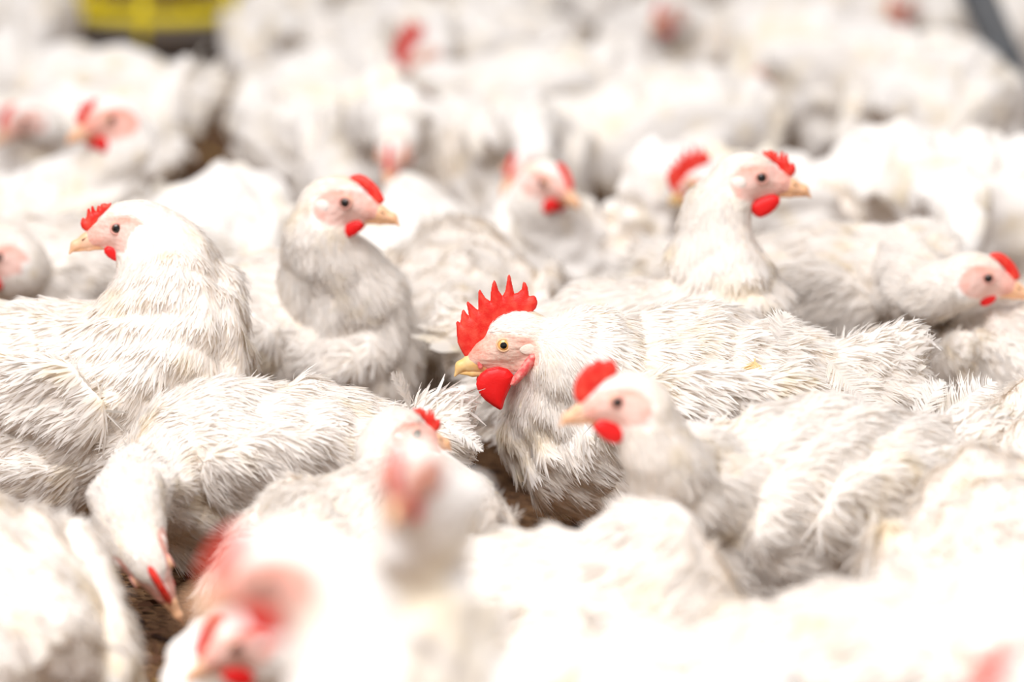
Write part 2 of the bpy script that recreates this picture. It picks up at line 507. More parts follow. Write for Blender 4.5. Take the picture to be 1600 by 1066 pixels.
def head_meshes(kind, fine):
    key = (kind, fine)
    if key in _cache:
        return _cache[key]
    h = {3: 0.0007, 2: 0.0011, 1: 0.0018}[fine]
    L = []                                       # (name, mesh, offset, label, children)
    if kind == 'cock':
        V, Q = slab(COCK_COMB, 0.0036, h, 0, 0.0006, 0.42)
        V[:, 1] += 0.0022 * np.sin(V[:, 0] * 120) * np.clip((V[:, 2] - 0.02) / 0.03, 0, 1)
        L.append(('comb', mesh_np('comb', V, Q, M_RED), 0, 'tall red comb with six pointed spikes', []))
        for s in (1, -1):
            V, Q = slab(COCK_WATTLE, 0.0042, h, 0, 0.0012, 0.45)
            V[:, 1] += s * (0.0105 + 0.05 * np.clip(V[:, 0] * 0 - 0.035 - V[:, 2], 0, 0.03) * -0.0)
            L.append(('wattle', mesh_np('wattle', V, Q, M_WATTLE), 0, 'large bright red wattle', []))
            V, Q = slab(COCK_FOLD, 0.0030, h, 0, 0.0010, 0.5)
            V[:, 1] += s * (0.0212 + (V[:, 0] + 0.02) * -0.12)
            L.append(('earlobe', mesh_np('earlobe', V, Q, M_FOLD), 0, 'long pink red ear lobe', []))
        for s in (1, -1):
            V, Q = ellipsoid((-.0235, s * .0208, -.0035), (.0085, .0019, .0060), h)
            L.append(('ear_tuft', mesh_np('ear_tuft', V, Q, M_LOBEC), 0, 'pale tuft over the ear', []))
        f = Field()
        f.cone((.014, 0, -.020), (.030, 0, -.0205), .0088, .0078, .004, 0.8)
        f.cone((.030, 0, -.0205), (.0415, 0, -.025), .0078, .0050, .004, 0.8)
        f.cone((.0415, 0, -.025), (.0472, 0, -.0345), .0050, .0012, .003, 0.8)
        f.cone((.010, 0, -.0270), (.032, 0, -.0262), .0052, .0040, .003, 0.95)
        up = field_mesh('beak', f, h, M_BEAK)
        f = Field()
        f.cone((.008, 0, -.0315), (.030, 0, -.0315), .0046, .0034, .003, 0.9)
        f.cone((.030, 0, -.0315), (.0430, 0, -.0318), .0034, .0013, .003, 0.9)
        low = field_mesh('lower_beak', f, h, M_BEAK)
        nub = Field()
        nub.cone((.0245, 0, -.0130), (.0225, 0, -.0240), .0030, .0024, .002)
        nub.ell((.0215, 0, -.0118), (.003, .0016, .002), .001)
        kids = [('lower_beak', low, (0, 0, 0)), ('red_nub', field_mesh('red_nub', nub, h, M_FOLD), (0, .0072, 0)), ('red_nub', _dup_mesh(nub, h), (0, -.0072, 0))]
        nos = Field(); nos.cone((.0225, 0, -.0105), (.0200, 0, -.0145), .0017, .0014, .001)
        for s in (1, -1):
            kids.append(('nostril', field_mesh('nostril', nos, h, M_NOSTRIL), (0, .0088 * s, 0)))
        L.append(('beak', up, 0, 'yellow hooked beak', kids))
        for s in (1, -1):
            L.append(('eye', eyeball(s, M_AMBER, .0033, .0056, .0078), (0, s * .0150, 0), 'amber eye with black pupil',
                      [('eyelid', ring(.0065, .0010, s, M_LID), (0, s * .0052, 0))]))
    else:
        outl = {'hen': HEN_COMB, 'low': LOW_COMB, 'round': ROUND_COMB}[kind]
        V, Q = slab(outl, 0.0030, h, 0, 0.0008, 0.5)
        L.append(('comb', mesh_np('comb', V, Q, M_RED), 0, 'small red comb', []))
        for s in (1, -1):
            V, Q = slab(tr_hen([(620, 668), (650, 630), (720, 590), (800, 562), (850, 560), (890, 585), (893, 628), (860, 680), (810, 725), (760, 752), (715, 768), (670, 750), (635, 710)]), 0.0032, h, 0, 0.001, 0.5)
            V[:, 1] += s * 0.0080; V[:, 2] += .002
            L.append(('wattle', mesh_np('wattle', V, Q, M_WATTLE), 0, 'bright red wattle', []))
            V, Q = ellipsoid((-.0225, s * .0212, -.0048), (.0078, .0036, .0066), h)
            L.append(('earlobe', mesh_np('earlobe', V, Q, M_LOBE), 0, 'pale ear lobe', []))
            V, Q = ellipsoid((-.0225, s * .0205, -.0175), (.0040, .0036, .0080), h, rot(0, -.35))
            L.append(('ear_fold', mesh_np('ear_fold', V, Q, M_FOLD), 0, 'pink red skin fold', []))
        f = Field()
        f.cone((.016, 0, -.0100), (.030, 0, -.0110), .0080, .0070, .004, 0.85)
        f.cone((.030, 0, -.0110), (.0430, 0, -.0150), .0070, .0045, .004, 0.85)
        f.cone((.0430, 0, -.0150), (.0500, 0, -.0225), .0045, .0012, .003, 0.85)
        f.cone((.010, 0, -.0160), (.034, 0, -.0155), .0044, .0036, .003, 1.0)
        up = field_mesh('beak', f, h, M_PINKBEAK)
        f = Field()
        f.cone((.008, 0, -.0195), (.030, 0, -.0192), .0042, .0030, .003, 0.95)
        f.cone((.030, 0, -.0192), (.0450, 0, -.0208), .0030, .0012, .003, 0.95)
        low = field_mesh('lower_beak', f, h, M_PINKBEAK)
        kids = [('lower_beak', low, (0, 0, 0))]
        if fine > 1:
            nos = Field(); nos.cone((.0300, 0, -.0075), (.0355, 0, -.0100), .0008, .0009, .001)
            for s in (1, -1):
                kids.append(('nostril', field_mesh('nostril', nos, h, M_NOSTRIL), (0, .0056 * s, 0)))
        L.append(('beak', up, 0, 'pale orange beak', kids))
        for s in (1, -1):
            L.append(('eye', eyeball(s, M_BROWN, .0034, .0052, .0070), (0, s * .0150, 0), 'dark brown eye',
                      [('eyelid', ring(.0058, .0012, s, M_LIDP), (0, s * .0045, 0))]))
    _cache[key] = L
    return L

def _dup_mesh(f, h):
    return field_mesh('red_nub', f, h, M_FOLD)

# ------------------------------------------------------------------ birds
def lumps(P, rng, waves):
    out = np.zeros(len(P))
    for wl, amp in waves:
        for _ in range(7):
            k = nrm(rng.normal(size=3)) * (2 * math.pi / (wl * rng.uniform(0.7, 1.4)))
            out += amp / 2.6 * np.sin(P @ k + rng.uniform(0, 6.28))
    return out

def quills(P0, D, N, L, W, curve=0.25, seg=6):
    """broad vane feathers with a raised shaft; arrays of n"""
    n = len(P0)
    t = np.linspace(0, 1, seg + 1)
    w = np.interp(t, [0, .15, .6, .9, 1], [.25, .8, 1, .75, .12])
    S = nrm(np.cross(D, N))
    C = P0[:, None] + D[:, None] * (L[:, None] * t)[..., None] - N[:, None] * (L[:, None] * curve * t * t)[..., None]
    off = S[:, None] * (W[:, None] * .5 * w)[..., None]
    dip = N[:, None] * (W[:, None] * .16 * w)[..., None]
    V = np.stack([C - off - dip, C, C + off - dip], 2).reshape(-1, 3)
    k = seg + 1
    Q = []
    for i in range(seg):
        for j in (0, 1):
            Q.append((i * 3 + j, i * 3 + j + 1, i * 3 + j + 4, i * 3 + j + 3))
    Q = (np.array(Q)[None] + (np.arange(n) * 3 * k)[:, None, None]).reshape(-1, 4)
    return V, Q

def plume(P0, D, N, L, W, rng, nb=60, curl=0.5):
    """a loose feather: shaft and separate curved barbs on both sides"""
    D, N = nrm(np.array(D, float)), nrm(np.array(N, float))
    S = nrm(np.cross(D, N))
    t = np.linspace(0.06, 1, nb)
    pts = np.asarray(P0) + np.outer(t * L, D) - np.outer(t * t * L * 0.25, N)
    tan = nrm(np.outer(np.ones(nb), D) - np.outer(2 * t * .25, N))
    out = []
    sh = np.linspace(0, 1, 9)
    C = np.asarray(P0) + np.outer(sh * L, D) - np.outer(sh * sh * L * .25, N)
    r = 0.0008 * (1 - sh * .8)
    V = np.stack([C - S * r[:, None], C + N * r[:, None] * 1.2, C + S * r[:, None]], 1).reshape(-1, 3)
    Q = np.array([(i * 3 + j, i * 3 + j + 1, i * 3 + j + 4, i * 3 + j + 3) for i in range(8) for j in (0, 1)])
    out.append((V, Q))
    for s in (-1, 1):
        ln = W * np.sin(np.pi * (0.15 + 0.8 * t)) * rng.uniform(.75, 1.2, nb)
        d = nrm(tan * rng.uniform(.5, .9, nb)[:, None] + s * S)
        al = rng.uniform(.0, .5, nb)
        out.append(blades(pts, np.tile(N, (nb, 1)), d, ln, np.full(nb, .0012), al, rng, roll=.5))
    return join(out)

def build_bird(b):
    rng = np.random.default_rng(b['seed'])
    s, h, fine = b.get('s', 1.0), b['h'], b['tier']
    cock = b.get('kind', 'hen') == 'cock'
    root = bpy.data.objects.new('rooster' if cock and fine == 3 else 'hen', None)
    COL.objects.link(root)
    root.empty_display_size = 0.1
    yaw = math.radians(b['yaw'])
    root.location = (b['x'], b['y'], 0.0)
    root.rotation_euler = (0, 0, yaw)
    tag(root, b['label'], 'chicken', b.get('group'))
    Rw = rot(yaw)
    # head frame in the bird's own space
    hp = Rw.T @ (np.array(b['eye']) - np.array([b['x'], b['y'], 0.0]))
    Rh = rot(math.radians(b['hyaw']) - yaw, math.radians(b['hpitch']), math.radians(b.get('hroll', 0)))
    hs = b.get('hs', 1.0)
    H = lambda p: hp + Rh @ (np.array(p, float) * hs)
    bp = math.radians(b.get('pitch', -6))            # trunk pitch, negative lifts the breast
    Rb = rot(0, bp)
    B = lambda p: np.array([0, 0, h]) + Rb @ (np.array(p, float) * s)
    f = Field()
    f.ell(B((0, 0, 0)), np.array([.160, .106, .100]) * s, .02, Rb)
    f.ell(B((.075, 0, -.012)), np.array([.095, .092, .088]) * s, .03, Rb)
    f.cone(B((-.09, 0, .010)), B((-.175, 0, .050)), .080 * s, .034 * s, .03)
    f.cone(B((-.08, 0, -.03)), B((-.14, 0, -.005)), .068 * s, .045 * s, .03)
    for sd in (1, -1):
        f.cone(B((.0, sd * .058, -.045)), (B((.012, 0, 0))[0], sd * .062 * s, max(.03, h - .125 * s)), .060 * s, .030 * s, .03)
    nbody = len(f.items)
    # neck
    r0, r1 = b.get('nr', (.066, .0245))
    P0 = B(b.get('n0', (.095, 0, .030))); P3 = H(b.get('np', (-.027, 0, -.012)))
    up = np.array([0, 0, 1.0])
    dist = np.linalg.norm(P3 - P0)
    fwd = Rb @ np.array([1.0, 0, 0])
    a0, a1 = b.get('nb', (.35, .35))
    nu = b.get('nu', (.9 if P3[2] > P0[2] else .05, .9 if P3[2] > P0[2] + .03 else -.2))
    P1 = P0 + nrm(fwd * .7 + up * nu[0]) * dist * a0
    hb = Rh @ np.array([-1.0, 0, 0])
    P2 = P3 + nrm(hb * .8 - up * nu[1]) * dist * a1
    ts = np.linspace(0, 1, 9)
    pts = [(1 - t) ** 3 * P0 + 3 * (1 - t) ** 2 * t * P1 + 3 * (1 - t) * t * t * P2 + t ** 3 * P3 for t in ts]
    rad = [r1 * hs + (r0 * s - r1 * hs) * (1 - t) ** b.get('ne', 1.25) for t in ts]
    for i in range(8):
        f.cone(pts[i], pts[i + 1], rad[i], rad[i + 1], .016 if i < 5 else .010)
    for e in b.get('extra', ()):                     # a fold of breast or nape
        c = Rw.T @ (np.array(e[0]) - np.array([b['x'], b['y'], 0.0]))
        f.ell(c, np.array(e[1]), .03)
    # skull
    k = .006
    if cock:
        f.ell(H((-.016, 0, .004)), np.array([.033, .0225, .026]) * hs, .010, Rh)
        f.cone((-.002, 0, -.006), (.018, 0, -.012), .0195 * hs, .0125 * hs, k, .95, Rh, hp)
        f.cone((.018 * hs, 0, -.012 * hs), (.028 * hs, 0, -.017 * hs), .0125 * hs, .0085 * hs, k, .9, Rh, hp)
        f.cone((-.022 * hs, 0, -.020 * hs), (.010 * hs, 0, -.029 * hs), .016 * hs, .0065 * hs, .008, .95, Rh, hp)
    else:
        f.ell(H((-.013, 0, .001)), np.array([.030, .0195, .0215]) * hs, .008, Rh)
        f.cone((0, 0, -.003), (.018 * hs, 0, -.007 * hs), .0165 * hs, .0105 * hs, k, .95, Rh, hp)
        f.cone((.018 * hs, 0, -.007 * hs), (.027 * hs, 0, -.0105 * hs), .0105 * hs, .0078 * hs, k, .9, Rh, hp)
        f.cone((-.018 * hs, 0, -.013 * hs), (.012 * hs, 0, -.0185 * hs), .0135 * hs, .0055 * hs, .006, .95, Rh, hp)
    vox = b.get('vox', {3: .0034, 2: .0046, 1: .0062}[fine])
    sub = np.random.default_rng(b['seed'] + 5)
    kx = [(nrm(sub.normal(size=3)) * (2 * math.pi / (wl * sub.uniform(.7, 1.4))), amp, sub.uniform(0, 6.28))
          for wl, amp in ((.085, .0045), (.036, .0026)) for _ in range(6)]
    def fn(P):
        d = f(P)
        amp_k = 1.9 if fine == 1 else 1.0
        lump = np.zeros(len(P), np.float32)
        near = np.abs(d) < .03
        Pn = P[near].astype(np.float64)
        l = sum(a * np.sin(Pn @ kv + ph) for kv, a, ph in kx) / 2.2
        dh = np.linalg.norm(Pn - hp, axis=1)
        lump[near] = l * amp_k * np.clip((dh - .05 * hs) / .08, 0, 1)
        return np.maximum(d + lump, -(P[:, 2] - .004))
    lo, hi = f.box(.012)
    lo[2] = max(lo[2], -2 * vox)
    V, Q = polygonise(fn, lo, hi, vox)
    q = ((V - hp) @ Rh) / hs
    x, y, z = q.T
    if cock:
        e1 = ((x + .004) / .0335) ** 2 + ((z + .0085) / .0205) ** 2
        e2 = ((x - .022) / .020) ** 2 + ((z + .016) / .015) ** 2
        near = np.minimum(e1, e2)
        skin = np.clip((1.12 - near) / .22, 0, 1) * (np.abs(y) < .035) * (x > -.036) * (z > -.036)
        skin *= np.clip((.0165 - z + .1 * np.clip(x, 0, 1)) / .004, 0, 1)
        blush = .18 + .55 * np.clip((x - .010) / .015, 0, 1) * np.clip((z + .022) / .012, 0, 1) + .5 * np.exp(-(((x + .022) / .008) ** 2 + ((z - .003) / .003) ** 2))
        blush += .4 * np.clip((-.022 - z) / .008, 0, 1)
    else:
        e1 = ((x + .0035) / .0275) ** 2 + ((z + .0055) / .0185) ** 2
        e2 = ((x - .018) / .018) ** 2 + ((z + .008) / .0115) ** 2
        skin = np.clip((1.15 - np.minimum(e1, e2)) / .25, 0, 1) * (np.abs(y) < .03)
        skin *= np.clip((.0135 + (.008 if b.get('flush', 0) >= .5 else 0) - z) / .003, 0, 1)
        blush = .22 + .65 * np.exp(-(((x + .010) / .016) ** 2 + ((z - .009) / .006) ** 2)) + .45 * np.clip((x - .010) / .012, 0, 1) + .3 * np.clip((-.016 - x) / .006, 0, 1)
    blush = blush + b.get('flush', 0)
    body = link('body', mesh_np('body', V, Q, M_BODYR if cock else M_BODY, attrs={'skin': skin, 'blush': blush}), root)
    body.pass_index = 0

    # flow of the plumage: from the beak back along neck and trunk
    axes = []
    for i, it in enumerate(f.items):
        if i < nbody:
            axes.append(Rb @ np.array([-1.0, 0, -.18]))
        elif i < nbody + 8:
            axes.append(nrm(pts[i - nbody] - pts[i - nbody + 1]))
        elif it[0] == 'e' and i < nbody + 8 + len(b.get('extra', ())):
            axes.append(np.array([-.6, 0, -.8]))
        else:
            axes.append(Rh @ np.array([-1.0, 0, .05]))
    axes = np.array(axes)
    def flow(P, N, kk=.010):
        D = np.stack([f.dist(it, P.astype(np.float32)) for it in f.items], 1)
        w = np.exp(-np.clip(D, -.02, .2) / kk)
        a = (w @ axes) / w.sum(1, keepdims=True)
        return nrm(a - N * (a * N).sum(1, keepdims=True))
    if fine >= 2:
        n = {3: 56000, 2: 24000}[fine] if not b.get('nf') else b['nf']
        def wt(P):
            qq = ((P - hp) @ Rh) / hs
            dh = np.linalg.norm(qq, axis=1)
            w = np.clip(2.6 - (dh - .03) / .06, 1, 2.6)
            if b.get('near'):                         # denser towards the photographer's side of a big bird
                w = w * 1.0
            return w * (P[:, 2] > .012)
        P, N = sample_faces(V, Q, n, rng, wt)
        qq = ((P - hp) @ Rh) / hs
        xx, yy, zz = qq.T
        if cock:
            e = np.minimum(((xx + .004) / .0335) ** 2 + ((zz + .0085) / .0205) ** 2, ((xx - .022) / .020) ** 2 + ((zz + .016) / .015) ** 2)
            keep = ~((e < 1.02) & (zz < .0150) & (xx > -.034)) & ~((xx > .002) & (np.abs(zz) < .05) & (np.abs(yy) < .035) & ((zz < .010) | (xx > .016)))
        else:
            e = np.minimum(((xx + .0035) / .0275) ** 2 + ((zz + .0055) / .0185) ** 2, ((xx - .018) / .018) ** 2 + ((zz + .008) / .0115) ** 2)
            keep = ~((e < 1.03) & (zz < .012)) & ~((((xx + .0225) / .0085) ** 2 + ((zz + .011) / .015) ** 2 < 1) & (np.abs(yy) > .010)) & ~((xx > .010) & (np.abs(zz) < .04) & (np.abs(yy) < .03))
        P, N, qq = P[keep], N[keep], qq[keep]
        T = flow(P, N)
        dh = np.linalg.norm(qq - np.array([-.01, 0, 0]), axis=1)
        g = np.clip((dh - .028) / .10, 0, 1)
        m = len(P)
        coarse = 1.0 if fine == 3 else 1.35
        L = (.0060 + .0135 * g) * rng.uniform(.6, 1.35, m) * (1 if fine == 3 else 1.15)
        W = (.0008 + .0014 * g) * rng.uniform(.6, 1.3, m) * coarse
        al = np.abs(rng.normal(.05, .045, m)) + .02
        wild = rng.random(m) < .02
        al[wild] += rng.uniform(.2, .8, wild.sum()); W[wild] *= .5
        jit = rng.normal(0, .16, (m, 3)) * (0.35 + .65 * g)[:, None]
        T = nrm(T + jit - N * (jit * N).sum(1, keepdims=True))
        Vb, Qb = blades(P + N * .0006, N, T, L, W, al, rng, droop=.10)
        Vb[:, 2] = np.maximum(Vb[:, 2], .004)
        link('plumage', mesh_np('plumage', Vb, Qb, M_FEATHER, normals=np.repeat(N + rng.normal(0, .16, N.shape), 8, 0)), root)
    # wings
    for sd in (1, -1):
        wf = Field()
        tilt = b.get('wt', .10)
        Rwg = Rb @ rot(sd * .10, -tilt, sd * -.16)
        c = B((-.035, sd * b.get('wy', .094), .006))
        wf.ell(c, np.array([.128, .020, .066]) * s, .01, Rwg)
        wf.cone(c + Rwg @ np.array([-.06, 0, -.012]) * s, c + Rwg @ np.array([-.155, -sd * .012, .012]) * s, .030 * s, .010 * s, .03, .6)
        wl, wh = wf.box(.01)
        wv = max(vox, .0042)
        def wfn(P):
            d = wf(P)
            Pn = P.astype(np.float64)
            l = sum(a * np.sin(Pn @ kv + ph) for kv, a, ph in kx[3:9]) / 2.0
            return np.maximum(d + l, -(P[:, 2] - .006))
        wV, wQ = polygonise(wfn, wl, wh, wv)
        parts = [(wV, wQ)]; coat = [vnormals(wV, wQ)]
        mi = [np.zeros(len(wQ), np.int32)]
        if fine >= 2:
            n = {3: 9000, 2: 4000}[fine]
            P, N = sample_faces(wV, wQ, n, rng, lambda p: (((p - c) @ Rwg)[:, 1] * sd > -.004).astype(float) + 1e-6)
            m = len(P)
            T = Rwg @ np.array([-1.0, 0, -.22])
            T = nrm(T[None] - N * (N @ T)[:, None] + rng.normal(0, .15, (m, 3)))
            L = rng.uniform(.014, .030, m) * s; W = rng.uniform(.0014, .0034, m) * s * (1 if fine == 3 else 1.25)
            al = np.abs(rng.normal(.05, .045, m)) + .02
            parts.append(blades(P, N, T, L, W, al, rng, droop=.12, roll=.3))
            mi.append(np.ones(len(parts[-1][1]), np.int32)); coat.append(np.repeat(N + rng.normal(0, .18, N.shape), 8, 0))
            # flight feathers along the lower rear edge
            kq = 11
            u = np.linspace(0, 1, kq)
            P0q = c + (np.stack([.03 - .14 * u, np.full(kq, sd * .016), -.052 + .062 * u], 1) * s + rng.normal(0, .003, (kq, 3))) @ Rwg.T
            Dq = nrm(np.stack([-np.ones(kq), np.full(kq, -sd * .06), -.16 + .26 * u], 1) + rng.normal(0, .05, (kq, 3))) @ Rwg.T
            Nq = np.tile(Rwg @ np.array([0, sd, .25]), (kq, 1)); Nq = nrm(Nq - Dq * (Nq * Dq).sum(1, keepdims=True))
            parts.append(quills(P0q, Dq, Nq, rng.uniform(.060, .080, kq) * s * b.get('ql', 1.0), rng.uniform(.012, .017, kq) * s * min(1.0, b.get('ql', 1.0) + .05), .08))
            mi.append(np.full(len(parts[-1][1]), 2, np.int32)); coat.append(np.repeat(Nq, len(parts[-1][0]) // kq, 0))
        for pl in b.get('plumes', {}).get(sd, ()):
            p, d, nn, ln, wd = pl[:5]
            tr = np.array([b['x'], b['y'], 0.0])
            parts.append(plume(Rw.T @ (np.array(p) - tr), Rw.T @ np.array(d), Rw.T @ np.array(nn), ln, wd, rng))
            mi.append(np.full(len(parts[-1][1]), pl[5] if len(pl) > 5 else 1, np.int32)); coat.append(np.tile(nrm(Rw.T @ np.array(nn, float)), (len(parts[-1][0]), 1)))
        Vj, Qj = join(parts)
        Vj[:, 2] = np.maximum(Vj[:, 2], .004)
        link('wing', mesh_np('wing', Vj, Qj, [M_BODY, M_FEATHER, M_QUILL, M_TAN], np.concatenate(mi), normals=np.concatenate(coat)), root)
    # tail
    tl = b.get('tail', (.5, 1.0))                    # lift, length
    tp = B((-.155, 0, .050))
    td = nrm(Rb @ np.array([-1.0, 0, tl[0]]))
    tf = Field()
    tf.cone(tp, tp + td * .035 * s, .036 * s, .022 * s, .02)
    tf.cone(tp + td * .02 * s, tp + td * .062 * s * tl[1], .030 * s, .010 * s, .02, .7)
    a, c2 = tf.box(.01)
    parts = [polygonise(lambda P: np.maximum(tf(P), -(P[:, 2] - .006)), a, c2, max(vox, .004))]
    mi = [np.zeros(len(parts[0][1]), np.int32)]
    kq = 11 if fine >= 2 else 9
    fa = np.linspace(-1, 1, kq)
    upv = nrm(np.array([-td[2], 0, td[0]]) * -1)
    Dq = nrm(td[None] + np.outer(fa * .50, [0, 1, 0]) + np.outer(-np.abs(fa) * .30, upv) + rng.normal(0, .05, (kq, 3)))
    Nq = nrm(upv[None] + np.outer(fa * .7, [0, 1, 0])); Nq = nrm(Nq - Dq * (Nq * Dq).sum(1, keepdims=True))
    coat = [vnormals(*parts[0])]
    parts.append(quills(np.tile(tp, (kq, 1)) + Dq * .02 * s, Dq, Nq, rng.uniform(.055, .080, kq) * s * tl[1], rng.uniform(.014, .020, kq) * s * min(1.0, tl[1] + .1), .15))
    mi.append(np.full(len(parts[-1][1]), 2, np.int32)); coat.append(np.repeat(Nq, len(parts[-1][0]) // kq, 0))
    if fine >= 2:
        P, N = sample_faces(*parts[0], 900 if fine == 3 else 400, rng)
        m = len(P)
        T = nrm(td[None] - N * (N @ td)[:, None] + rng.normal(0, .25, (m, 3)))
        parts.append(blades(P, N, T, rng.uniform(.015, .034, m), rng.uniform(.0018, .005, m), np.abs(rng.normal(.25, .15, m)), rng, droop=.15))
        mi.append(np.ones(len(parts[-1][1]), np.int32)); coat.append(np.repeat(N + rng.normal(0, .18, N.shape), 8, 0))
    for pl in b.get('plumes', {}).get(0, ()):
        p, d, nn, ln, wd = pl[:5]
        tr = np.array([b['x'], b['y'], 0.0])
        parts.append(plume(Rw.T @ (np.array(p) - tr), Rw.T @ np.array(d), Rw.T @ np.array(nn), ln, wd, rng))
        mi.append(np.ones(len(parts[-1][1]), np.int32)); coat.append(np.tile(nrm(Rw.T @ np.array(nn, float)), (len(parts[-1][0]), 1)))
    Vj, Qj = join(parts)
    Vj[:, 2] = np.maximum(Vj[:, 2], .004)
    link('tail', mesh_np('tail', Vj, Qj, [M_BODY, M_FEATHER, M_QUILL], np.concatenate(mi), normals=np.concatenate(coat)), root)
    # legs
    for sd in (1, -1):
        lf = Field()
        kx0 = B((.012, 0, 0))[0]
        foot = np.array([kx0 + .012, sd * .055 * s, .009])
        hock = np.array([kx0 - .018, sd * .058 * s, max(.034, min(.10, h * .55))])
        lf.cone(np.array([kx0 + .004, sd * .060 * s, max(.045, h - .085 * s)]), hock, .016, .0105, .006)
        lf.cone(hock, foot, .0098, .0085, .005)
        for an, ln in ((0, .055), (.55, .045), (-.55, .045), (math.pi - .2 * sd, .022)):
            d = np.array([math.cos(an), math.sin(an), 0])
            mid = foot + d * ln * .5 + np.array([0, 0, .001])
            tip = foot + d * ln + np.array([0, 0, -.0045])
            lf.cone(foot, mid, .0085, .0068, .004); lf.cone(mid, tip, .0068, .0034, .003)
        lo2, hi2 = lf.box(.008)
        V2, Q2 = polygonise(lambda P: np.maximum(lf(P), -(P[:, 2] - .0005)), lo2, hi2, .0028)
        V2[:, 2] -= .0
        link('leg', mesh_np('leg', V2, Q2, M_LEG), root)
    # head pieces
    Mh = Matrix([[*(Rh[i] * hs), hp[i]] for i in range(3)] + [[0, 0, 0, 1]])
    comb = b.get('comb', 'cock' if cock else 'hen')
    for name, me, off, label, kids in head_meshes(comb if comb != 'cock' else 'cock', fine):
        if name in b.get('skip', ()):
            continue
        o = link(name, me, root)
        M2 = Mh.copy()
        if off:
            M2 = Mh @ Matrix.Translation(off)
        if name == 'wattle' and 'ws' in b:
            M2 = Mh @ Matrix.Translation((0, 0, -.020 * (1 - b['ws']))) @ Matrix.Scale(b['ws'], 4)
        o.matrix_local = M2
        o['label'] = label
        for kn, km, ko in kids:
            c = link(kn, km, o)
            c.location = ko
    return root

